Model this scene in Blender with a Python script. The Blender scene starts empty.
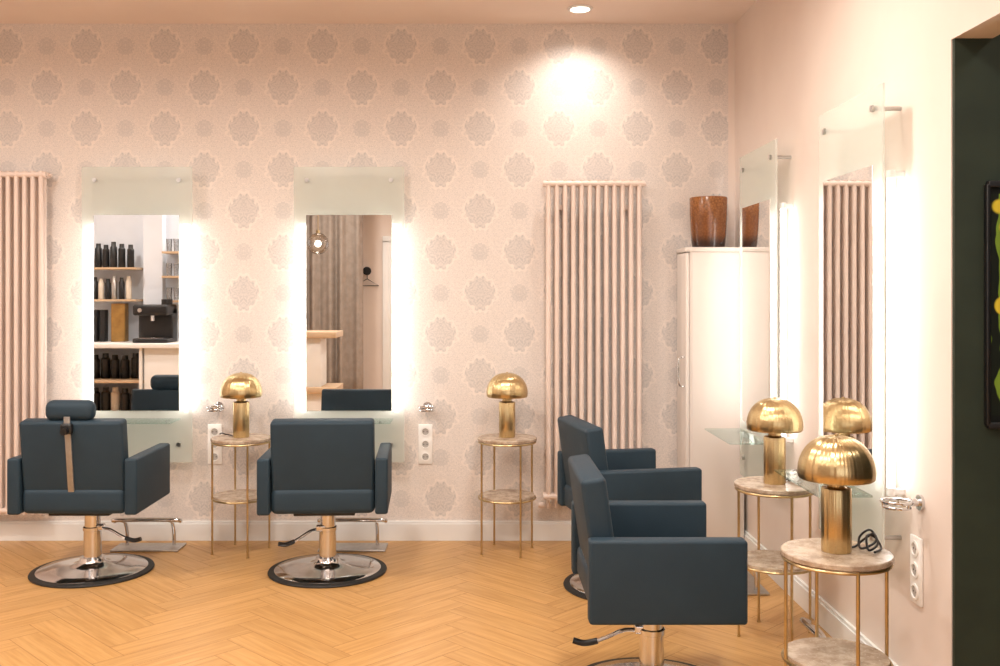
import bpy, bmesh, math, random
from mathutils import Vector, Matrix
random.seed(7)
scene = bpy.context.scene
COL = scene.collection
R = math.radians

# ------------------------------------------------------------------ materials
def srgb(r, g, b):
    def f(c):
        c /= 255.0
        return c / 12.92 if c <= 0.04045 else ((c + 0.055) / 1.055) ** 2.4
    return (f(r), f(g), f(b), 1.0)

class T:
    """tiny node-expression helper"""
    def __init__(s, mat):
        s.t = mat.node_tree; s.n = s.t.nodes; s.l = s.t.links
    def put(s, sock, v):
        if isinstance(v, bpy.types.NodeSocket): s.l.new(v, sock)
        else: sock.default_value = v
    def m(s, op, a, b=None, c=None, clamp=False):
        nd = s.n.new('ShaderNodeMath'); nd.operation = op; nd.use_clamp = clamp
        s.put(nd.inputs[0], a)
        if b is not None: s.put(nd.inputs[1], b)
        if c is not None: s.put(nd.inputs[2], c)
        return nd.outputs[0]
    def mix(s, f, a, b):
        nd = s.n.new('ShaderNodeMix'); nd.data_type = 'RGBA'
        s.put(nd.inputs[0], f); s.put(nd.inputs[6], a); s.put(nd.inputs[7], b)
        return nd.outputs[2]
    def fmix(s, f, a, b):
        nd = s.n.new('ShaderNodeMix'); nd.data_type = 'FLOAT'
        s.put(nd.inputs[0], f); s.put(nd.inputs[2], a); s.put(nd.inputs[3], b)
        return nd.outputs[0]
    def ss(s, x, lo, hi):
        nd = s.n.new('ShaderNodeMapRange'); nd.interpolation_type = 'SMOOTHSTEP'
        s.put(nd.inputs[0], x); nd.inputs[1].default_value = lo; nd.inputs[2].default_value = hi
        return nd.outputs[0]
    def xyz(s, a, b, c):
        nd = s.n.new('ShaderNodeCombineXYZ')
        for i, v in enumerate((a, b, c)): s.put(nd.inputs[i], v)
        return nd.outputs[0]
    def noise(s, vec, scale, detail=3, rough=0.5):
        nd = s.n.new('ShaderNodeTexNoise')
        if vec is not None: s.l.new(vec, nd.inputs['Vector'])
        nd.inputs['Scale'].default_value = scale; nd.inputs['Detail'].default_value = detail
        nd.inputs['Roughness'].default_value = rough
        return nd.outputs[0]
    def coord(s, which='Object'):
        return s.n.new('ShaderNodeTexCoord').outputs[which]
    def bump(s, h, strength=0.2, dist=0.01):
        nd = s.n.new('ShaderNodeBump'); nd.inputs['Strength'].default_value = strength
        nd.inputs['Distance'].default_value = dist; s.l.new(h, nd.inputs['Height'])
        return nd.outputs[0]

def newmat(name, col=(.8, .8, .8, 1), rough=0.5, metal=0.0, **kw):
    m = bpy.data.materials.new(name); m.use_nodes = True
    b = m.node_tree.nodes['Principled BSDF']
    b.inputs['Base Color'].default_value = col
    b.inputs['Roughness'].default_value = rough
    b.inputs['Metallic'].default_value = metal
    for k, v in kw.items(): b.inputs[k].default_value = v
    return m, b, T(m)

def noisy(name, c1, c2, scale, rough=0.5, metal=0.0, bump=0.0, detail=3, **kw):
    m, b, t = newmat(name, c1, rough, metal, **kw)
    n = t.noise(t.coord(), scale, detail)
    t.l.new(t.mix(t.ss(n, .3, .7), c1, c2), b.inputs['Base Color'])
    if bump: t.l.new(t.bump(n, bump, .003), b.inputs['Normal'])
    return m

M = {}
M['plaster'] = noisy('plaster_blush', srgb(231, 218, 209), srgb(227, 213, 204), 3, .85, bump=.05)
M['ceiling'] = noisy('ceiling_paint', srgb(234, 218, 207), srgb(230, 213, 202), 2, .9)
M['white'] = noisy('white_paint', srgb(236, 236, 235), srgb(231, 231, 230), 4, .45)
M['coolwhite'] = noisy('cool_white_paint', srgb(222, 228, 238), srgb(216, 223, 234), 4, .6)
M['cabinet'] = noisy('cabinet_lacquer', srgb(226, 217, 210), srgb(222, 213, 206), 2, .5)
M['green'] = noisy('dark_green_paint', srgb(42, 53, 40), srgb(35, 46, 34), 6, .7)
M['radiator'] = noisy('radiator_enamel', srgb(229, 212, 202), srgb(225, 207, 197), 5, .4)
M['black'] = noisy('black_plastic', srgb(20, 20, 22), srgb(27, 27, 29), 20, .4)
M['rubber'] = noisy('black_rubber', srgb(24, 23, 22), srgb(33, 31, 29), 30, .6)
M['chrome'] = noisy('chrome', (.72, .72, .73, 1), (.66, .66, .67, 1), 10, .12, 1.0)
M['steel'] = noisy('brushed_steel', (.55, .54, .53, 1), (.48, .47, .46, 1), 40, .3, 1.0)
M['socket'] = noisy('socket_plastic', srgb(245, 243, 240), srgb(240, 238, 235), 5, .35)
M['dark'] = noisy('socket_shadow_grey', srgb(185, 180, 176), srgb(176, 172, 168), 5, .5)
M['curtain'] = noisy('curtain_linen', srgb(162, 150, 140), srgb(150, 138, 128), 12, .9)
M['paper'] = noisy('label_cream', srgb(225, 215, 200), srgb(215, 205, 190), 12, .6)
M['gift'] = noisy('gold_card', srgb(170, 130, 70), srgb(140, 105, 55), 12, .4, .4)
M['strap'] = noisy('satin_metal_strap', (.42, .41, .40, 1), (.36, .35, .34, 1), 30, .45, .8)

# teal upholstery with fine weave
m, b, t = newmat('teal_upholstery', srgb(38, 57, 68), .58)
n = t.noise(t.coord(), 260, 2); n2 = t.noise(t.coord(), 6, 2)
t.l.new(t.mix(n2, srgb(33, 50, 62), srgb(42, 61, 74)), b.inputs['Base Color'])
t.l.new(t.bump(n, .35, .001), b.inputs['Normal']); b.inputs['Specular IOR Level'].default_value = .3
M['teal'] = m

# brushed brass : radial brushing is real micro-relief
m, b, t = newmat('brushed_brass', (.60, .44, .22, 1), .30, 1.0)
b.inputs['Anisotropic'].default_value = .6
tg = t.n.new('ShaderNodeTangent'); tg.direction_type = 'RADIAL'; tg.axis = 'Z'
t.l.new(tg.outputs[0], b.inputs['Tangent'])
sep = t.n.new('ShaderNodeSeparateXYZ'); t.l.new(t.coord(), sep.inputs[0])
ang = t.m('ARCTAN2', sep.outputs[1], sep.outputs[0])
streak = t.noise(t.xyz(t.m('MULTIPLY', ang, 4.0), t.m('MULTIPLY', sep.outputs[2], 120.0), 0.0), 1.5, 3)
t.l.new(t.mix(streak, (.54, .40, .20, 1), (.68, .53, .29, 1)), b.inputs['Base Color'])
brush = t.noise(t.xyz(t.m('COSINE', ang), t.m('SINE', ang), 0.0), 3.5, 2, .5)
t.l.new(t.bump(brush, .5, .014), b.inputs['Normal'])
M['brass'] = m
M['brass_thin'] = noisy('brass_tube', (.58, .45, .25, 1), (.50, .38, .20, 1), 30, .3, 1.0)

# terrazzo / stone table top
m, b, t = newmat('beige_marble', srgb(190, 165, 145), .25)
v = t.n.new('ShaderNodeTexVoronoi'); v.inputs['Scale'].default_value = 60; t.l.new(t.coord(), v.inputs['Vector'])
n = t.noise(t.coord(), 22, 5, .7)
c = t.mix(t.ss(n, .36, .66), srgb(196, 178, 158), srgb(156, 134, 114))
c = t.mix(t.ss(v.outputs['Distance'], .18, .08), c, srgb(208, 194, 178))
t.l.new(c, b.inputs['Base Color']); M['marble'] = m

# amber ribbed glass vase
m, b, t = newmat('amber_hammered_glass', srgb(120, 62, 30), .18)
sep = t.n.new('ShaderNodeSeparateXYZ'); t.l.new(t.coord(), sep.inputs[0])
v = t.n.new('ShaderNodeTexVoronoi'); v.inputs['Scale'].default_value = 90; t.l.new(t.coord(), v.inputs['Vector'])
g = t.ss(sep.outputs[2], .02, .09); g2 = t.ss(sep.outputs[2], .12, .28)
c = t.mix(t.m('MULTIPLY', v.outputs['Distance'], .8), t.mix(g2, srgb(132, 82, 46), srgb(168, 112, 66)), srgb(92, 54, 30))
t.l.new(t.mix(g, srgb(48, 27, 20), c), b.inputs['Base Color'])
t.l.new(t.bump(v.outputs['Distance'], .25, .001), b.inputs['Normal'])
b.inputs['Roughness'].default_value = .2
M['amber'] = m

# mirror
m, b, t = newmat('mirror_silver', (.93, .93, .92, 1), 0.0, 1.0); M['mirror'] = m

# clear glass (thin): mix transparent + glossy
def thin_glass(name, tint, gl=.06):
    m = bpy.data.materials.new(name); m.use_nodes = True; t = T(m)
    for nd in list(t.n): t.n.remove(nd)
    o = t.n.new('ShaderNodeOutputMaterial'); mx = t.n.new('ShaderNodeMixShader')
    tr = t.n.new('ShaderNodeBsdfTransparent'); tr.inputs[0].default_value = tint
    g = t.n.new('ShaderNodeBsdfGlossy'); g.inputs['Roughness'].default_value = .02
    lw = t.n.new('ShaderNodeLayerWeight'); lw.inputs[0].default_value = .3
    t.l.new(t.m('ADD', t.m('MULTIPLY', lw.outputs[0], .6), gl - .04, clamp=True), mx.inputs[0])
    t.l.new(tr.outputs[0], mx.inputs[1]); t.l.new(g.outputs[0], mx.inputs[2]); t.l.new(mx.outputs[0], o.inputs[0])
    return m
M['glass'] = thin_glass('clear_glass', (.87, .95, .93, 1))
M['bulbglass'] = thin_glass('pendant_glass', (.94, .93, .91, 1), .14)

# frosted glass panel
m = bpy.data.materials.new('frosted_glass'); m.use_nodes = True; t = T(m)
for nd in list(t.n): t.n.remove(nd)
o = t.n.new('ShaderNodeOutputMaterial')
tl = t.n.new('ShaderNodeBsdfTranslucent'); tl.inputs[0].default_value = (.90, .93, .90, 1)
df = t.n.new('ShaderNodeBsdfDiffuse'); df.inputs[0].default_value = (.85, .88, .85, 1)
tr = t.n.new('ShaderNodeBsdfTransparent'); tr.inputs[0].default_value = (.93, .955, .935, 1)
gl = t.n.new('ShaderNodeBsdfGlossy'); gl.inputs['Roughness'].default_value = .15
m1 = t.n.new('ShaderNodeMixShader'); m1.inputs[0].default_value = .48
t.l.new(tl.outputs[0], m1.inputs[1]); t.l.new(df.outputs[0], m1.inputs[2])
m2 = t.n.new('ShaderNodeMixShader'); m2.inputs[0].default_value = .55
t.l.new(m1.outputs[0], m2.inputs[1]); t.l.new(tr.outputs[0], m2.inputs[2])
m3 = t.n.new('ShaderNodeMixShader'); m3.inputs[0].default_value = .05
t.l.new(m2.outputs[0], m3.inputs[1]); t.l.new(gl.outputs[0], m3.inputs[2]); t.l.new(m3.outputs[0], o.inputs[0])
M['frost'] = m

def emis(name, col, s):
    m = bpy.data.materials.new(name); m.use_nodes = True; t = T(m)
    for nd in list(t.n): t.n.remove(nd)
    o = t.n.new('ShaderNodeOutputMaterial'); e = t.n.new('ShaderNodeEmission')
    e.inputs[0].default_value = col; e.inputs[1].default_value = s; t.l.new(e.outputs[0], o.inputs[0]); return m
M['tube'] = emis('led_tube_light', (1, .96, .91, 1), 12)
M['spot'] = emis('downlight_lens', (1, .90, .78, 1), 12)
M['daylight'] = emis('window_daylight', (.95, .97, 1, 1), 2.2)

# damask wallpaper
m, b, t = newmat('damask_wallpaper', srgb(226, 206, 194), .75)
sep = t.n.new('ShaderNodeSeparateXYZ'); t.l.new(t.coord(), sep.inputs[0])
PX, PZ = .45, .47
u = t.m('DIVIDE', sep.outputs[0], PX); w = t.m('DIVIDE', sep.outputs[2], PZ)
def cell(x, off):
    return t.m('SUBTRACT', t.m('FRACT', t.m('ADD', x, off + 50.0)), .5)
ax, az = t.m('ABSOLUTE', cell(u, 0.0)), cell(w, 0.0)
bx, bz = t.m('ABSOLUTE', cell(u, .5)), cell(w, .5)
da = t.m('ADD', ax, t.m('ABSOLUTE', az))
sel = t.m('GREATER_THAN', da, .5)
dx = t.fmix(sel, ax, bx); dz = t.fmix(sel, az, bz)
adz = t.m('ABSOLUTE', dz)
def hyp(a, c): return t.m('SQRT', t.m('ADD', t.m('MULTIPLY', a, a), t.m('MULTIPLY', c, c)))
r = hyp(dx, dz)
th = t.m('ARCTAN2', dz, dx)
vec = t.xyz(dx, dz, 0.0)
fil = t.noise(vec, 16, 2, .5)
fine = t.noise(vec, 40, 2, .5)
ogee = t.m('ADD', t.m('MULTIPLY', r, .72), t.m('MULTIPLY', t.m('ADD', t.m('MULTIPLY', dx, 1.08), t.m('MULTIPLY', adz, .9)), .28))
lob = t.m('MULTIPLY', t.m('COSINE', t.m('MULTIPLY', th, 12.0)), .010)
rad = t.m('ADD', t.m('ADD', ogee, lob), t.m('MULTIPLY', t.m('SUBTRACT', fil, .5), .13))
med = t.ss(rad, .225, .19)
petal = t.ss(t.m('SINE', t.m('ADD', t.m('MULTIPLY', rad, 105.0), t.m('MULTIPLY', t.m('COSINE', t.m('MULTIPLY', th, 8.0)), 1.9))), -.4, .3)
core = t.m('MULTIPLY', med, t.m('MULTIPLY', t.fmix(petal, .62, 1.0), t.fmix(t.ss(fine, .42, .5), 1.0, .72)))
# scrolling leaves fill the ground
gfree = t.ss(rad, .235, .25)
vl = t.m('ABSOLUTE', t.m('SINE', t.m('ADD', t.m('MULTIPLY', fil, 42.0), t.m('MULTIPLY', rad, 34.0))))
leaf = t.ss(vl, .45, .68)
wre = t.m('MULTIPLY', t.m('MULTIPLY', gfree, leaf), t.fmix(t.ss(fine, .47, .54), .62, .34))
c1 = hyp(t.m('SUBTRACT', dx, .5), dz); c2 = hyp(dx, t.m('SUBTRACT', adz, .5))
cr = t.m('ADD', t.m('MINIMUM', c1, c2), t.m('MULTIPLY', t.m('SUBTRACT', fine, .5), .14))
ros = t.m('MULTIPLY', t.ss(cr, .12, .09), t.fmix(t.ss(t.m('SINE', t.m('MULTIPLY', cr, 150.0)), -.3, .3), .40, .80))
mask = t.m('MAXIMUM', t.m('MAXIMUM', core, wre), ros, clamp=True)
plain = t.m('GREATER_THAN', sep.outputs[0], 1.418)
mask = t.m('MULTIPLY', mask, t.m('SUBTRACT', 1.0, plain))
base = t.mix(t.noise(t.coord(), 90, 2), srgb(228, 218, 211), srgb(236, 226, 219))
pat = t.mix(t.m('MULTIPLY', mask, .52), base, srgb(146, 149, 153))
t.l.new(t.mix(plain, pat, srgb(231, 218, 209)), b.inputs['Base Color'])
t.l.new(t.fmix(mask, .75, .5), b.inputs['Roughness'])
M['wallpaper'] = m

# oak herringbone
m, b, t = newmat('oak_herringbone', srgb(205, 150, 92), .36)
uv = t.n.new('ShaderNodeUVMap'); uv.uv_map = 'UVMap'
geo = t.n.new('ShaderNodeNewGeometry'); rnd = geo.outputs['Random Per Island']
sep = t.n.new('ShaderNodeSeparateXYZ'); t.l.new(uv.outputs[0], sep.inputs[0])
vec = t.xyz(t.m('ADD', t.m('MULTIPLY', sep.outputs[0], 2.0), t.m('MULTIPLY', rnd, 37.0)), t.m('MULTIPLY', sep.outputs[1], 34.0), t.m('MULTIPLY', rnd, 11.0))
g1 = t.noise(vec, 1.6, 5, .6)
vec2 = t.xyz(t.m('ADD', t.m('MULTIPLY', sep.outputs[0], 6.0), t.m('MULTIPLY', rnd, 17.0)), t.m('MULTIPLY', sep.outputs[1], 190.0), 0.0)
g2 = t.noise(vec2, 1.0, 2, .5)
c = t.mix(t.ss(g1, .3, .72), srgb(203, 157, 99), srgb(184, 137, 80))
c = t.mix(t.m('MULTIPLY', t.ss(g2, .52, .75), .30), c, srgb(150, 108, 62))
hv = t.n.new('ShaderNodeHueSaturation'); t.l.new(c, hv.inputs['Color'])
t.l.new(t.m('ADD', .95, t.m('MULTIPLY', rnd, .09)), hv.inputs['Value'])
t.l.new(hv.outputs[0], b.inputs['Base Color'])
t.l.new(t.bump(g2, .12, .001), b.inputs['Normal'])
t.l.new(t.fmix(g1, .30, .44), b.inputs['Roughness'])
M['oak'] = m
M['oakgap'] = noisy('floor_joint', srgb(145, 100, 58), srgb(132, 90, 52), 8, .7)
# counter wood
m, b, t = newmat('light_wood', srgb(200, 165, 125), .45)
mp = t.n.new('ShaderNodeMapping'); mp.inputs['Scale'].default_value = (2, 2, 30); t.l.new(t.coord(), mp.inputs[0])
t.l.new(t.mix(t.noise(mp.outputs[0], 1.5, 4), srgb(210, 185, 156), srgb(178, 148, 116)), b.inputs['Base Color'])
M['wood'] = m
# artwork
m, b, t = newmat('tropical_print', srgb(20, 24, 20), .4)
sep = t.n.new('ShaderNodeSeparateXYZ'); t.l.new(t.coord(), sep.inputs[0])
v = t.n.new('ShaderNodeTexVoronoi'); v.inputs['Scale'].default_value = 8; t.l.new(t.coord(), v.inputs['Vector'])
w_ = t.n.new('ShaderNodeTexWave'); w_.inputs['Scale'].default_value = 6; w_.inputs['Distortion'].default_value = 7; t.l.new(t.coord(), w_.inputs['Vector'])
c = t.mix(t.ss(w_.outputs[1], .70, .85), srgb(22, 28, 20), srgb(120, 150, 50))
c = t.mix(t.ss(v.outputs['Distance'], .30, .25), c, srgb(225, 200, 60))
inb = t.m('MULTIPLY', t.m('LESS_THAN', t.m('ABSOLUTE', sep.outputs[0]), .262), t.m('LESS_THAN', t.m('ABSOLUTE', sep.outputs[2]), .34))
t.l.new(t.mix(inb, srgb(16, 18, 16), c), b.inputs['Base Color']); M['art'] = m

# ------------------------------------------------------------------ geometry helpers
def finish(name, me, mats, parent=None, loc=(0, 0, 0), rot=(0, 0, 0), smooth=True, ang=35):
    for mm in (mats if isinstance(mats, (list, tuple)) else [mats]): me.materials.append(mm)
    if smooth:
        for p in me.polygons: p.use_smooth = True
        me.set_sharp_from_angle(angle=R(ang))
    ob = bpy.data.objects.new(name, me); COL.objects.link(ob)
    ob.location = loc; ob.rotation_euler = rot
    if parent is not None: ob.parent = parent
    return ob

def add_box(bm, size, loc, bevel=0, seg=3, rot=None, mi=0):
    tmp = bmesh.new(); bmesh.ops.create_cube(tmp, size=1)
    bmesh.ops.scale(tmp, vec=size, verts=tmp.verts)
    if bevel: bmesh.ops.bevel(tmp, geom=tmp.edges[:], offset=bevel, segments=seg, profile=.5, affect='EDGES')
    if rot is not None: bmesh.ops.transform(tmp, matrix=rot.to_4x4(), verts=tmp.verts)
    bmesh.ops.translate(tmp, vec=loc, verts=tmp.verts)
    merge(bm, tmp, mi)

def merge(bm, tmp, mi=0):
    for f in tmp.faces: f.material_index = mi
    me = bpy.data.meshes.new('t'); tmp.to_mesh(me); tmp.free(); bm.from_mesh(me); bpy.data.meshes.remove(me)

def add_cyl(bm, p0, p1, r0, r1=None, seg=20, mi=0):
    p0, p1 = Vector(p0), Vector(p1); d = p1 - p0; L = d.length
    tmp = bmesh.new()
    bmesh.ops.create_cone(tmp, cap_ends=True, segments=seg, radius1=r0, radius2=r0 if r1 is None else r1, depth=L)
    q = Vector((0, 0, 1)).rotation_difference(d.normalized())
    bmesh.ops.transform(tmp, matrix=Matrix.Translation((p0 + p1) / 2) @ q.to_matrix().to_4x4(), verts=tmp.verts)
    merge(bm, tmp, mi)

def add_lathe(bm, prof, loc=(0, 0, 0), seg=48, mi=0):
    tmp = bmesh.new(); rings = []
    for r_, z in prof:
        if r_ < 1e-6: rings.append([tmp.verts.new((0, 0, z))])
        else: rings.append([tmp.verts.new((r_ * math.cos(2 * math.pi * i / seg), r_ * math.sin(2 * math.pi * i / seg), z)) for i in range(seg)])
    for a, c in zip(rings, rings[1:]):
        if len(a) == 1 and len(c) == 1: continue
        for i in range(seg):
            j = (i + 1) % seg
            if len(a) == 1: tmp.faces.new((a[0], c[j], c[i]))
            elif len(c) == 1: tmp.faces.new((a[i], a[j], c[0]))
            else: tmp.faces.new((a[i], a[j], c[j], c[i]))
    bmesh.ops.recalc_face_normals(tmp, faces=tmp.faces)
    bmesh.ops.translate(tmp, vec=loc, verts=tmp.verts); merge(bm, tmp, mi)

def spline(pts, n=6):
    P = [Vector(p) for p in pts]; P = [P[0]] + P + [P[-1]]; out = []
    for i in range(1, len(P) - 2):
        for k in range(n):
            s = k / n
            out.append(.5 * ((2 * P[i]) + (-P[i-1] + P[i+1]) * s + (2*P[i-1] - 5*P[i] + 4*P[i+1] - P[i+2]) * s*s + (-P[i-1] + 3*P[i] - 3*P[i+1] + P[i+2]) * s**3))
    out.append(P[-2]); return out

def add_tube(bm, pts, rad, seg=10, closed=False, mi=0):
    tmp = bmesh.new(); n = len(pts); rings = []; up = None
    for i, p in enumerate(pts):
        a = pts[(i - 1) % n] if (closed or i > 0) else p
        c = pts[(i + 1) % n] if (closed or i < n - 1) else p
        d = (Vector(c) - Vector(a)).normalized()
        if up is None:
            up = d.orthogonal().normalized()
        else:
            up = (up - d * up.dot(d)); up = up.normalized() if up.length > 1e-6 else d.orthogonal().normalized()
        s = d.cross(up)
        rings.append([tmp.verts.new(Vector(p) + rad * (math.cos(2*math.pi*k/seg) * up + math.sin(2*math.pi*k/seg) * s)) for k in range(seg)])
    rng = range(n) if closed else range(n - 1)
    for i in rng:
        a, c = rings[i], rings[(i + 1) % n]
        for k in range(seg):
            j = (k + 1) % seg; tmp.faces.new((a[k], a[j], c[j], c[k]))
    if not closed:
        tmp.faces.new(rings[0][::-1]); tmp.faces.new(rings[-1])
    bmesh.ops.recalc_face_normals(tmp, faces=tmp.faces); merge(bm, tmp, mi)

def circle(c, r_, n=28, axis='z'):
    o = []
    for i in range(n):
        a = 2 * math.pi * i / n
        o.append(Vector(c) + (Vector((r_*math.cos(a), r_*math.sin(a), 0)) if axis == 'z' else Vector((r_*math.cos(a), 0, r_*math.sin(a)))))
    return o

def obj(name, build, mats, parent=None, loc=(0, 0, 0), rot=(0, 0, 0), smooth=True, ang=35):
    bm = bmesh.new(); build(bm); me = bpy.data.meshes.new(name); bm.to_mesh(me); bm.free()
    return finish(name, me, mats, parent, loc, rot, smooth, ang)

def box(name, x0, x1, y0, y1, z0, z1, mat, parent=None, bevel=0, seg=2):
    return obj(name, lambda bm: add_box(bm, (x1-x0, y1-y0, z1-z0), ((x0+x1)/2, (y0+y1)/2, (z0+z1)/2), bevel, seg), mat, parent)

def empty(name, loc=(0, 0, 0), rotz=0):
    e = bpy.data.objects.new(name, None); COL.objects.link(e); e.location = loc; e.rotation_euler = (0, 0, rotz)
    e.empty_display_size = .1; return e

# ------------------------------------------------------------------ room
BY, RX, H = 5.54, 1.457, 2.95
LX, RY = -4.3, -1.7
JY, DH = 2.985, 2.19       # jamb of the opening to the green room
GX = 3.3
def build_floor(bm):
    uvl = bm.loops.layers.uv.new('UVMap'); n = 5; W = .125; c45 = math.cos(R(45))
    def place(x0, y0, x1, y1, horiz):
        g = .0009; cs = [(x0*W+g, y0*W+g), (x1*W-g, y0*W+g), (x1*W-g, y1*W-g), (x0*W+g, y1*W-g)]
        pts = [((x - y) * c45 - .5, (x + y) * c45 + 2) for x, y in cs]
        cx = sum(p[0] for p in pts)/4; cy = sum(p[1] for p in pts)/4
        if cx < LX - .5 or cx > GX + .5 or cy < RY - .5 or cy > BY + .5: return
        f = bm.faces.new([bm.verts.new((p[0], p[1], 0)) for p in pts])
        for lp, (x, y) in zip(f.loops, cs): lp[uvl].uv = (x, y) if horiz else (y, x)
    for mm in range(-14, 15):
        for k in range(-80, 81):
            ox, oy = k + 2*n*mm, k
            if abs(ox) > 80: continue
            place(ox, oy, ox + n, oy + 1, True); place(ox, oy + 1, ox + 1, oy + 1 + n, False)
    for co_, no_ in [((LX, 0, 0), (-1, 0, 0)), ((GX, 0, 0), (1, 0, 0)), ((0, RY, 0), (0, -1, 0)), ((0, BY, 0), (0, 1, 0))]:
        bmesh.ops.bisect_plane(bm, geom=bm.verts[:] + bm.edges[:] + bm.faces[:], plane_co=co_, plane_no=no_, clear_outer=True)
    for f in bm.faces:
        f.normal_update()
        if f.normal.z < 0: f.normal_flip()
    add_box(bm, (GX - LX + .2, BY - RY + .2, .1), ((GX + LX) / 2, (BY + RY) / 2, -.0515), mi=1)
obj('floor', build_floor, [M['oak'], M['oakgap']], smooth=False)
box('ceiling', LX - .1, GX + .1, RY - .1, BY + .1, H, H + .1, M['ceiling'])
box('wall_back', LX - .1, GX, BY, BY + .1, 0, H, M['wallpaper'])
box('wall_left', LX - .1, LX, RY, BY, 0, H, M['plaster'])
box('wall_rear', LX - .1, GX + .1, RY - .1, RY, 0, H, M['plaster'])
def bw(bm):
    def bx(x0, x1, y0, y1, z0, z1): add_box(bm, (x1-x0, y1-y0, z1-z0), ((x0+x1)/2, (y0+y1)/2, (z0+z1)/2))
    bx(RX, RX + .12, JY + .015, BY, 0, H)
    bx(RX, RX + .12, 1.2, JY + .015, DH, H)
    bx(RX, RX + .12, RY, 1.2, 0, H)
obj('wall_right', bw, M['plaster'], smooth=False)
box('wall_green', RX + .004, GX, JY, JY + .015, 0, DH, M['green'])
box('wall_green_side', GX, GX + .1, RY, BY, 0, H, M['green'])
box('wall_green_upper', RX + .12, GX, JY, JY + .015, DH, H, M['green'])
def skirt(name, x0, x1, y0, y1, inx, iny):
    def b_(bm):
        add_box(bm, (x1-x0, y1-y0, .095), ((x0+x1)/2, (y0+y1)/2, .0485), .0)
        add_box(bm, (x1-x0 - (inx and .006), y1-y0 - (iny and .006), .015), ((x0+x1)/2 + (inx and .003), (y0+y1)/2 + (iny and .003), .1035), .002)
    obj(name, b_, M['white'], smooth=False)
skirt('baseboard_back', LX, RX, BY - .018, BY, 0, 1)
skirt('baseboard_right', RX - .018, RX, JY + .02, BY - .019, 1, 0)

# ------------------------------------------------------------------ ceiling downlights
def downlight(x, y, power, spot=False):
    e = empty('ceiling_downlight', (x, y, H))
    def rim(bm): add_lathe(bm, [(.052, -.001), (.068, -.001), (.068, -.006), (.060, -.010), (.052, -.010), (.052, -.001)])
    obj('trim_ring', rim, M['white'], e)
    def lens(bm): add_lathe(bm, [(0, -.006), (.052, -.006), (.052, -.003), (0, -.003)])
    obj('lens', lens, M['spot'], e)
    ld = None
    if spot:
        ld = bpy.data.lights.new('downlight_bulb', 'SPOT'); ld.spot_size = R(136); ld.spot_blend = 1.0; ld.shadow_soft_size = .05
    else:
        ld = bpy.data.lights.new('downlight_bulb', 'AREA'); ld.shape = 'DISK'; ld.size = .35; ld.spread = R(170)
    ld.energy = power; ld.color = (1, .925, .84)
    lo = bpy.data.objects.new('downlight_bulb', ld); COL.objects.link(lo); lo.parent = e; lo.location = (0, 0, -.02)
    if spot: lo.rotation_euler = (R(8), 0, 0)
downlight(.54, 5.24, 33, True)
for x, y in [(-2.6, 3.7), (-1.0, 3.7), (.5, 3.5), (-2.6, 1.6), (-1.0, 1.6), (.5, 1.6), (-1.8, -.3), (.4, -.3), (-3.6, 2.9)]:
    downlight(x, y, 26.5)
downlight(2.3, 1.9, 9)

# daylight window behind the photographer
e = empty('window_1', (.7, RY, 0))
def wf(bm):
    for (sx, sz, cx, cz) in [(2.3, .06, .2, .83), (2.3, .06, .2, 2.37), (.06, 1.6, -.92, 1.6), (.06, 1.6, 1.32, 1.6), (.04, 1.5, .2, 1.6)]:
        add_box(bm, (sx, .05, sz), (cx, .025, cz), .004)
obj('frame', wf, M['white'], e)
obj('pane', lambda bm: add_box(bm, (2.2, .008, 1.5), (.2, .008, 1.6)), M['daylight'], e)
ld = bpy.data.lights.new('window_light', 'AREA'); ld.shape = 'RECTANGLE'; ld.size = 2.1; ld.size_y = 1.45; ld.energy = 95; ld.color = (1, .98, .97)
lo = bpy.data.objects.new('window_light', ld); COL.objects.link(lo); lo.parent = e; lo.location = (.2, .08, 1.6)
lo.rotation_euler = (R(90), 0, R(180))

# ------------------------------------------------------------------ radiators
def radiator(x0, n, z0, z1):
    P = .0462
    def b_(bm):
        yf, yb = -.100, -.062
        for i in range(n):
            x = i * P
            for y in (yf, yb):
                add_cyl(bm, (x, y, z0), (x, y, z1), .0135, seg=12)
            for z in (z0 + .02, z1 - .02):
                add_cyl(bm, (x, yf, z), (x, yb, z), .016, seg=10)
        for z in (z0 + .02, z1 - .02):
            for y in (yf, yb):
                add_cyl(bm, (-.03, y, z), ((n-1)*P + .03, y, z), .0165, seg=14)
        for x in (P * 1.5, P * (n - 2.5)):
            for z in (z0 + .2, z1 - .15):
                add_box(bm, (.03, .060, .03), (x, -.030, z), .003)
        # valve and supply pipes
        for x in (.0, P):
            add_cyl(bm, (x, yb, z0 - .05), (x, yb, z0 + .01), .011, seg=12)
            add_cyl(bm, (x, yb, z0 - .045), (x, 0, z0 - .045), .009, seg=12)
        add_cyl(bm, (-.02, yb, z0 - .035), (-.055, yb, z0 - .035), .016, seg=16)
        add_cyl(bm, ((n-1)*P + .03, yb, z1 - .02), ((n-1)*P + .045, yb, z1 - .02), .010, seg=12)
    return obj('column_radiator', b_, M['radiator'], loc=(x0, BY, 0))
radiator(.385, 12, .25, 2.045)
radiator(-2.97, 12, .17, 2.095)

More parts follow.
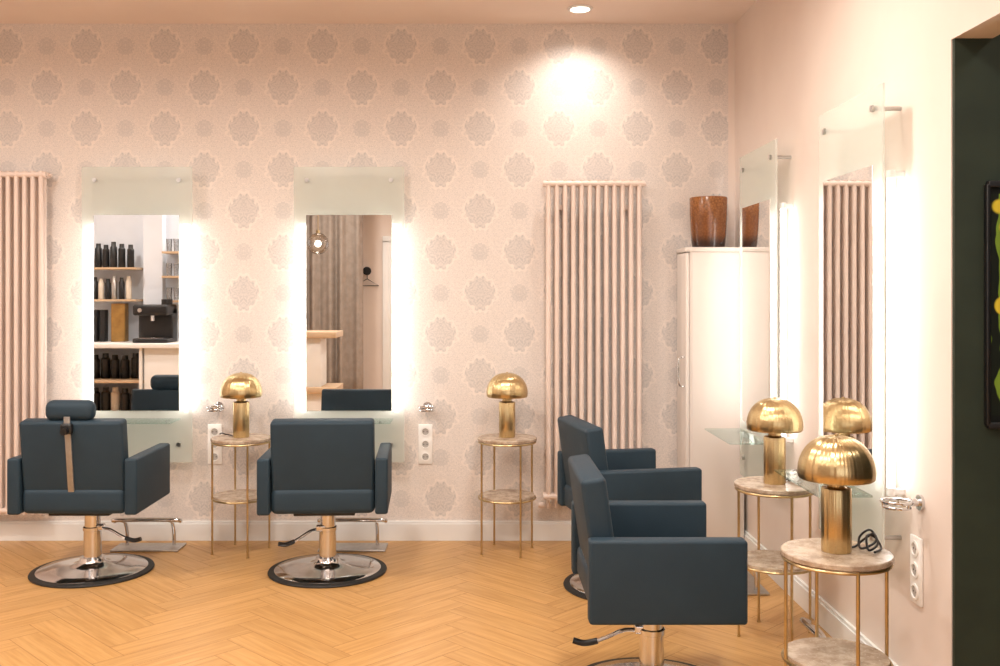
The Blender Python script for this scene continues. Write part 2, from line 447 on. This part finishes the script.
# ------------------------------------------------------------------ salon mirrors
def salon_mirror(loc, rot):
    e = empty('salon_mirror', loc, rot)
    PY = -.09
    obj('frosted_panel', lambda bm: add_box(bm, (.62, .008, 1.66), (0, PY, 1.29), .0015, 1), M['frost'], e)
    obj('mirror_glass', lambda bm: add_box(bm, (.48, .005, 1.10), (0, PY - .008, 1.30), .0012, 1), M['mirror'], e)
    for s in (-1, 1):
        def tb(bm): add_cyl(bm, (s*.262, -.045, .74), (s*.262, -.045, 1.80), .012, seg=16)
        obj('led_tube', tb, M['tube'], e)
        def cl(bm):
            for z in (.725, 1.815): add_cyl(bm, (s*.262, -.045, z-.014), (s*.262, -.045, z+.014), .015, seg=16)
            for z in (.725, 1.815): add_box(bm, (.02, .045, .02), (s*.262, -.0225, z), .002)
        obj('tube_holder', cl, M['white'], e)
    def so(bm):
        for s in (-1, 1):
            for z in (2.045, .56):
                add_cyl(bm, (s*.236, 0, z), (s*.236, PY + .004, z), .008, seg=16)
                add_cyl(bm, (s*.236, PY - .004, z), (s*.236, PY - .014, z), .012, seg=20)
    obj('standoffs', so, M['steel'], e)
    def sh(bm): add_box(bm, (.5, .19, .008), (0, PY - .012 - .095, .705), .0015, 1)
    obj('glass_shelf', sh, M['glass'], e)
    def br(bm):
        for s in (-1, 1): add_cyl(bm, (s*.18, PY - .0045, .695), (s*.18, PY - .05, .695), .007, seg=12)
    obj('shelf_clips', br, M['chrome'], e)
    return e
salon_mirror((-1.927, BY, 0), 0)
salon_mirror((-.736, BY, 0), 0)
salon_mirror((RX, 4.78, 0), R(-90))
salon_mirror((RX, 3.595, 0), R(-90))

# ------------------------------------------------------------------ footrests
def footrest(loc, rot):
    e = empty('footrest', loc, rot)
    obj('floor_plate', lambda bm: add_box(bm, (.37, .16, .010), (0, 0, .006), .003, 2), M['steel'], e)
    def b_(bm):
        for s in (-1, 1):
            add_tube(bm, spline([(s*.13, .03, .010), (s*.13, .03, .08), (s*.13, .0, .14), (s*.13, -.05, .165)]), .010, 12)
        add_tube(bm, spline([(-.18, -.02, .155), (-.165, -.05, .168), (0, -.05, .170), (.165, -.05, .168), (.18, -.02, .155)]), .012, 12)
    obj('foot_bar', b_, M['chrome'], e)
footrest((-1.83, 5.36, 0), 0)
footrest((-.70, 5.36, 0), 0)
footrest((1.27, 4.70, 0), R(-90))
footrest((1.27, 3.50, 0), R(-90))

# ------------------------------------------------------------------ sockets and dryer holders
def outlet(loc, rot):
    e = empty('triple_socket', loc, rot)
    def b_(bm):
        add_box(bm, (.08, .010, .225), (0, -.005, 0), .004, 2)
        for k in (-1, 0, 1):
            tmp = bmesh.new(); add_lathe(tmp, [(.021, 0), (.027, 0), (.028, .004), (.020, .005), (.019, -.0005)], seg=28)
            bmesh.ops.rotate(tmp, matrix=Matrix.Rotation(R(90), 3, 'X'), verts=tmp.verts)
            bmesh.ops.translate(tmp, vec=(0, -.010, k*.0715), verts=tmp.verts); merge(bm, tmp)
    obj('cover_plate', b_, M['socket'], e)
    def d_(bm):
        for k in (-1, 0, 1):
            add_cyl(bm, (0, -.0095, k*.0715), (0, -.0108, k*.0715), .0195, seg=24, mi=0)
            for s in (-1, 1): add_cyl(bm, (s*.0095, -.0100, k*.0715), (s*.0095, -.0115, k*.0715), .0030, seg=10, mi=1)
    obj('socket_wells', d_, [M['dark'], M['black']], e)
outlet((-1.513, BY, .549), 0); outlet((-.311, BY, .549), 0); outlet((RX, 3.227, .485), R(-90))
def dryer_holder(loc, rot):
    e = empty('hair_dryer_holder', loc, rot)
    def b_(bm):
        add_cyl(bm, (0, -.0005, 0), (0, -.010, 0), .026, seg=28)
        add_cyl(bm, (0, -.01, 0), (0, -.035, 0), .012, seg=20)
        add_tube(bm, circle((0, -.083, .004), .048), .0045, 8, True)
        add_tube(bm, circle((0, -.083, -.014), .042), .0045, 8, True)
        for a in (60, 180, 300):
            x, y = math.sin(R(a)), -math.cos(R(a))
            add_cyl(bm, (x*.048, -.083 - y*.048, .004), (x*.042, -.083 - y*.042, -.014), .003, seg=8)
    obj('ring_bracket', b_, M['chrome'], e)
dryer_holder((-1.49, BY, .765), 0); dryer_holder((-.30, BY, .765), 0); dryer_holder((RX, 3.2, .715), R(-90))

# ------------------------------------------------------------------ corner cabinet and vase
e = empty('tall_cabinet', (0, 0, 0))
CX0, CX1, CY0, CY1, CT = 1.12, RX - .021, 5.27, BY - .021, 1.66
box('carcass', CX0 + .02, CX1, CY0 + .002, CY1, .0, CT - .025, M['cabinet'], e, .002)
box('top_board', CX0 - .004, CX1, CY0 - .004, CY1, CT - .025, CT, M['cabinet'], e, .002)
box('door', CX0, CX0 + .018, CY0 + .006, CY1 - .006, .08, CT - .03, M['cabinet'], e, .002)
box('front_panel', CX0 + .03, CX1 - .01, CY0 - .006, CY0 + .002, .08, CT - .03, M['cabinet'], e, .0015)
def hd(bm): add_tube(bm, spline([(CX0, 5.31, .90), (CX0 - .03, 5.31, .91), (CX0 - .032, 5.31, .98), (CX0 - .03, 5.31, 1.05), (CX0, 5.31, 1.06)]), .005, 10)
obj('door_handle', hd, M['chrome'], e)
def vs(bm):
    add_lathe(bm, [(0, 0), (.080, 0), (.088, .006), (.092, .03), (.097, .10), (.101, .18), (.103, .275), (.101, .28), (.098, .277), (.096, .18), (.09, .09), (.082, .04), (0, .035)], seg=64)
obj('amber_glass_vase', vs, M['amber'], loc=(1.268, 5.385, CT))

# ------------------------------------------------------------------ side tables and lamps
def side_table(x, y, ang):
    e = empty('round_side_table', (x, y, 0), R(ang)); r_ = .155
    def top(bm): add_lathe(bm, [(0, .606), (.158, .606), (.162, .609), (.162, .621), (.159, .624), (0, .624)], seg=64)
    obj('marble_top', top, M['marble'], e)
    def tray(bm): add_lathe(bm, [(0, .300), (.150, .300), (.150, .310), (0, .310)], seg=64)
    obj('lower_marble_shelf', tray, M['marble'], e)
    def fr(bm):
        for k in range(4):
            a = R(90 * k); add_cyl(bm, (r_*math.cos(a), r_*math.sin(a), 0), (r_*math.cos(a), r_*math.sin(a), .604), .0055, seg=12)
            add_cyl(bm, (r_*math.cos(a), r_*math.sin(a), 0), (r_*math.cos(a), r_*math.sin(a), .006), .008, seg=12)
        for z in (.599, .295): add_tube(bm, circle((0, 0, z), r_, 56), .0055, 8, True)
    obj('brass_frame', fr, M['brass_thin'], e)
tables = [(-1.305, 5.30, 26), (.148, 5.30, 26), (1.215, 4.0, 8), (1.08, 2.94, 2)]
for t_ in tables: side_table(*t_)
coil_a = [(.044, .02, .005), (.07, .03, .006), (.10, .05, .02), (.125, .03, .045), (.115, -.01, .03), (.075, .0, .007), (.09, .05, .03), (.125, .055, .05), (.13, .01, .02), (.09, -.02, .007), (.10, .02, .04), (.135, .045, .03), (.14, .01, .006), (.10, -.04, .006)]
def mushroom_lamp(x, y, cab):
    e = empty('mushroom_table_lamp', (x, y, .6248))
    def stem(bm):
        add_lathe(bm, [(0, 0), (.043, 0), (.044, .003), (.044, .188), (.042, .192), (.030, .193), (.026, .197), (.026, .235), (.0, .235)])
    obj('stem', stem, M['brass'], e)
    def dome(bm):
        pr = [(.106, .218), (.111, .222)]
        for i in range(0, 19):
            a = R(90 * i / 18); pr.append((.113 * math.cos(a) ** .85 if i < 18 else 0, .238 + .112 * math.sin(a)))
        inner = [(max(r_ - .004, 0), z - .004 * (1 if i > 2 else 0)) for i, (r_, z) in enumerate(pr)]
        add_lathe(bm, pr + inner[::-1][1:] + [pr[0]], seg=96)
        add_lathe(bm, [(0, .348), (.006, .349), (.006, .354), (0, .355)], seg=20)
    obj('dome_shade', dome, M['brass'], e, ang=60)
    if cab: obj('power_cable', lambda bm: add_tube(bm, spline(cab), .0036, 8), M['black'], e)
mushroom_lamp(-1.305, 5.30, [(-.044, 0, .005), (-.07, .03, .006), (-.10, .05, .008), (-.12, .06, .012), (-.135, .065, .006)])
mushroom_lamp(.148, 5.30, None)
mushroom_lamp(1.215, 4.0, [(p[0]*.9, p[1] + .02, max(p[2]*.8, .005)) for p in coil_a])
mushroom_lamp(1.08, 2.94, coil_a)

# ------------------------------------------------------------------ styling chairs
def styling_chair(x, y, rot, lever=(-.24, -.05), head=False):
    e = empty('styling_chair', (x, y, 0), rot)
    def rb(bm): add_lathe(bm, [(0, .001), (.296, .001), (.299, .006), (.296, .012), (.268, .016), (0, .016)], seg=72)
    obj('rubber_rim', rb, M['rubber'], e)
    def bs(bm): add_lathe(bm, [(.268, .0155), (.264, .019), (.20, .026), (.12, .034), (.075, .044), (.062, .058), (.058, .075), (.0, .075)], seg=72)
    obj('chrome_base', bs, M['chrome'], e)
    def cm(bm):
        add_lathe(bm, [(0, .07), (.043, .07), (.043, .215), (.039, .220), (.039, .285), (.046, .288), (.046, .318), (0, .318)], seg=40)
        add_lathe(bm, [(.0435, .208), (.047, .210), (.047, .226), (.0435, .228)], seg=40)
    obj('hydraulic_column', cm, M['chrome'], e)
    obj('seat_plate', lambda bm: add_box(bm, (.30, .34, .022), (0, 0, .328), .006), M['black'], e)
    obj('seat', lambda bm: add_box(bm, (.50, .50, .125), (0, .01, .402), .028, 4), M['teal'], e)
    for s, nm in ((-1, 'arm_left'), (1, 'arm_right')):
        def am(bm):
            add_box(bm, (.062, .51, .272), (s*.283, 0, .476), .012, 4)
        obj(nm, am, M['teal'], e)
    def bk(bm):
        rot_ = Matrix.Rotation(R(8), 3, 'X')
        add_box(bm, (.496, .085, .43), (0, -.205, .585), .018, 4, rot_)
    obj('backrest', bk, M['teal'], e)
    def lv(bm):
        lx, ly = lever
        add_tube(bm, spline([(lx*.12, ly*.12, .215), (lx*.35, ly*.35, .215), (lx*.6, ly*.6, .185), (lx*.78, ly*.78, .165)]), .007, 10)
        add_box(bm, (.05, .05, .03), (lx*.14, ly*.14, .225), .006)
    obj('pump_lever', lv, M['chrome'], e)
    def lg(bm):
        lx, ly = lever
        add_tube(bm, spline([(lx*.72, ly*.72, .171), (lx*.9, ly*.9, .160), (lx*1.05, ly*1.05, .168)]), .011, 12)
    obj('lever_grip', lg, M['black'], e)
    if head:
        def hr(bm): add_box(bm, (.235, .085, .10), (-.015, -.225, .842), .038, 6)
        obj('headrest', hr, M['teal'], e)
        r8 = Matrix.Rotation(R(8), 3, 'X')
        obj('headrest_bar', lambda bm: add_box(bm, (.030, .010, .40), (-.010, -.256, .62), .003, 2, r8), M['strap'], e)
        def kn(bm):
            add_box(bm, (.055, .03, .05), (-.010, -.285, .76), .008, 3)
            add_cyl(bm, (-.010, -.30, .75), (-.010, -.325, .75), .016, seg=20)
        obj('headrest_clamp', kn, M['black'], e)
    return e
styling_chair(-1.965, 4.92, R(0), (.24, -.02), True)
styling_chair(-.772, 4.92, R(3), (-.22, -.10))
styling_chair(.70, 4.66, R(-79), (-.1, .2))
styling_chair(.605, 3.42, R(-90), (-.04, -.26))

# ------------------------------------------------------------------ green-room picture
e = empty('framed_tropical_print', (1.83, JY, 1.37))
def fm(bm):
    w_, h_ = .55, .74
    for sx, sz, cx, cz in [(w_, .02, 0, h_/2), (w_, .02, 0, -h_/2), (.012, h_, -w_/2, 0), (.012, h_, w_/2, 0)]:
        add_box(bm, (sx, .022, sz), (cx, -.011, cz), .003)
obj('frame', fm, M['black'], e)
obj('print', lambda bm: add_box(bm, (.54, .008, .73), (0, -.006, 0)), M['art'], e)

# ------------------------------------------------------------------ area behind the photographer (seen in mirrors)
box('wall_partition', LX, -2.62, 1.45, 1.55, 0, H, M['coolwhite'])
box('pillar', -3.20, -3.02, 1.551, 1.66, .962, H - .002, M['coolwhite'])
e = empty('bar_cabinet', (0, 0, 0))
box('counter_top', -3.95, -2.64, 1.552, 2.15, .92, .96, M['white'], e, .004)
box('base_shelf', -3.90, -3.0, 1.552, 2.08, .60, .625, M['wood'], e, .002)
box('lower_shelf', -3.90, -3.0, 1.552, 2.08, .28, .305, M['wood'], e, .002)
box('side_a', -3.95, -3.925, 1.552, 2.12, 0, .92, M['white'], e)
box('side_b', -3.08, -3.055, 1.552, 2.12, 0, .92, M['white'], e)
box('drawer_block', -3.04, -2.66, 1.552, 2.10, 0.05, .92, M['white'], e, .004)
for i, (z, x0, x1) in enumerate([(1.36, -3.85, -3.22), (1.66, -3.85, -3.22), (1.35, -2.98, -2.66), (1.58, -2.98, -2.66), (1.81, -2.98, -2.66)]):
    s_ = box('wall_shelf', x0, x1, 1.552, 1.80, z - .02, z, M['wood'])
def bottles(x0, x1, z, h, r_, mats, seed, y=1.70, nm='product_bottles'):
    random.seed(seed)
    def b_(bm):
        x = x0 + r_
        while x < x1 - r_:
            hh = h * random.uniform(.85, 1.0); mi = random.randrange(len(mats))
            add_lathe(bm, [(0, 0), (r_*.95, 0), (r_, .004), (r_, hh*.78), (r_*.7, hh*.84), (r_*.66, hh), (0, hh)], (x, y + random.uniform(-.02, .02), z + .001), 16, mi)
            x += 2*r_ + .012
    obj(nm, b_, mats)
bottles(-3.80, -3.25, 1.66, .25, .032, [M['black'], M['black'], M['dark']], 1)
bottles(-3.80, -3.25, 1.36, .22, .026, [M['paper'], M['black'], M['steel']], 2)
bottles(-3.80, -3.15, .625, .24, .04, [M['black']], 4, 1.85)
bottles(-3.80, -3.15, .305, .24, .04, [M['black'], M['paper']], 5, 1.85)
M['tumbler'] = thin_glass('tumbler_glass', (.85, .87, .89, 1), .20)
def glasses(x0, x1, z):
    def b_(bm):
        x = x0
        while x < x1:
            add_lathe(bm, [(0, 0), (.024, 0), (.030, .12), (.028, .12), (.022, .008), (0, .008)], (x, 1.70, z + .001), 20); x += .068
    obj('drinking_glasses', b_, M['tumbler'])
for z in (1.35, 1.58, 1.81): glasses(-2.94, -2.68, z)
def gb(bm):
    add_box(bm, (.13, .10, .36), (-3.40, 1.72, 1.141), .003, mi=0)
    add_box(bm, (.05, .08, .30), (-3.55, 1.72, 1.111), .003, mi=1)
    add_box(bm, (.07, .08, .30), (-3.63, 1.74, 1.111), .003, mi=1)
obj('boxed_hair_products', gb, [M['gift'], M['black']])
e = empty('coffee_machine', (-3.02, 1.86, .961))
def cmn(bm):
    add_box(bm, (.32, .30, .04), (0, 0, .02), .01)
    add_box(bm, (.32, .14, .30), (0, -.08, .17), .012)
    add_box(bm, (.32, .30, .10), (0, 0, .30), .02)
    add_cyl(bm, (.11, .0, .35), (.11, .0, .40), .05)
obj('body', cmn, M['black'], e)
def spn(bm):
    add_cyl(bm, (0, .07, .25), (0, .07, .20), .018); add_box(bm, (.22, .12, .006), (0, .07, .043), .002)
    add_cyl(bm, (-.09, .15, .30), (-.09, .158, .30), .02)
obj('spouts', spn, M['chrome'], e)
# reception counter
e = empty('reception_counter', (0, 0, 0))
box('top', -2.25, -1.40, .95, 1.45, .98, 1.04, M['wood'], e, .005)
box('body', -2.25, -1.56, 1.02, 1.38, .50, .98, M['white'], e, .004)
box('ledge', -2.25, -1.40, .95, 1.45, .44, .50, M['wood'], e, .005)
box('plinth', -2.20, -1.50, 1.02, 1.38, 0, .44, M['white'], e, .004)
# curtain
def cu(bm):
    n = 160; vs_ = []
    for i in range(n + 1):
        x = -3.0 + 1.53 * i / n; yy = .045 * math.sin(i * .34) + .025 * math.sin(i * .53 + 1)
        vs_.append([bm.verts.new((x, -1.25 + yy * (1 - .35*k/8), .02 + (H - .06) * k / 8)) for k in range(9)])
    for a, c in zip(vs_, vs_[1:]):
        for k in range(8): bm.faces.new((a[k], c[k], c[k+1], a[k+1]))
cobj = obj('curtain', cu, M['curtain'], ang=180)
sm = cobj.modifiers.new('thickness', 'SOLIDIFY'); sm.thickness = .004
obj('curtain_rail', lambda bm: add_cyl(bm, (-3.05, -1.25, H - .03), (-1.42, -1.25, H - .03), .012), M['steel'])
# pendant
e = empty('glass_globe_pendant', (-1.80, .1, 1.97))
def gl_(bm): bmesh.ops.create_uvsphere(bm, u_segments=32, v_segments=20, radius=.12)
obj('globe', gl_, M['bulbglass'], e)
obj('cord', lambda bm: (add_cyl(bm, (0, 0, .115), (0, 0, H - 1.97), .004), add_cyl(bm, (0, 0, .115), (0, 0, .15), .022)), M['brass_thin'], e)
def bu(bm): bmesh.ops.create_uvsphere(bm, u_segments=16, v_segments=12, radius=.035)
obj('bulb', bu, M['spot'], e)
# hook and hanger, door trim
e = empty('coat_hook', (-1.46, RY, 1.71))
obj('knob', lambda bm: (add_cyl(bm, (0, 0, 0), (0, .04, 0), .015), add_cyl(bm, (0, .04, 0), (0, .055, 0), .055, seg=28)), M['black'], e)
def hg(bm):
    add_tube(bm, [Vector(p) for p in [(0, .03, -.02), (0, .03, -.10), (-.15, .03, -.19), (.15, .03, -.19), (0, .03, -.10)]], .006, 8)
obj('clothes_hanger', hg, M['black'], e)
e = empty('door_1', (-.80, RY, 0))
def dr(bm):
    for sx, sz, cx, cz in [(.08, 2.1, -.42, 1.05), (.08, 2.1, .42, 1.05), (.92, .08, 0, 2.12)]: add_box(bm, (sx, .03, sz), (cx, .015, cz), .004)
    add_box(bm, (.76, .02, 2.07), (0, .011, 1.045), .003)
    add_box(bm, (.5, .008, .8), (0, .024, 1.5), .003); add_box(bm, (.5, .008, .7), (0, .024, .6), .003)
obj('leaf_and_frame', dr, M['white'], e)

# ------------------------------------------------------------------ world, camera
w = bpy.data.worlds.new('World'); scene.world = w; w.use_nodes = True
w.node_tree.nodes['Background'].inputs[0].default_value = (1, .85, .75, 1)
w.node_tree.nodes['Background'].inputs[1].default_value = .3
cd = bpy.data.cameras.new('camera'); co = bpy.data.objects.new('camera', cd); COL.objects.link(co)
co.location = (0, 0, 1.4); co.rotation_euler = (R(90), 0, 0)
cd.sensor_width = 36; cd.lens = 36 * .970; cd.shift_x = .020; cd.shift_y = -.038; cd.clip_start = .02
scene.camera = co
scene.view_settings.view_transform = 'Standard'
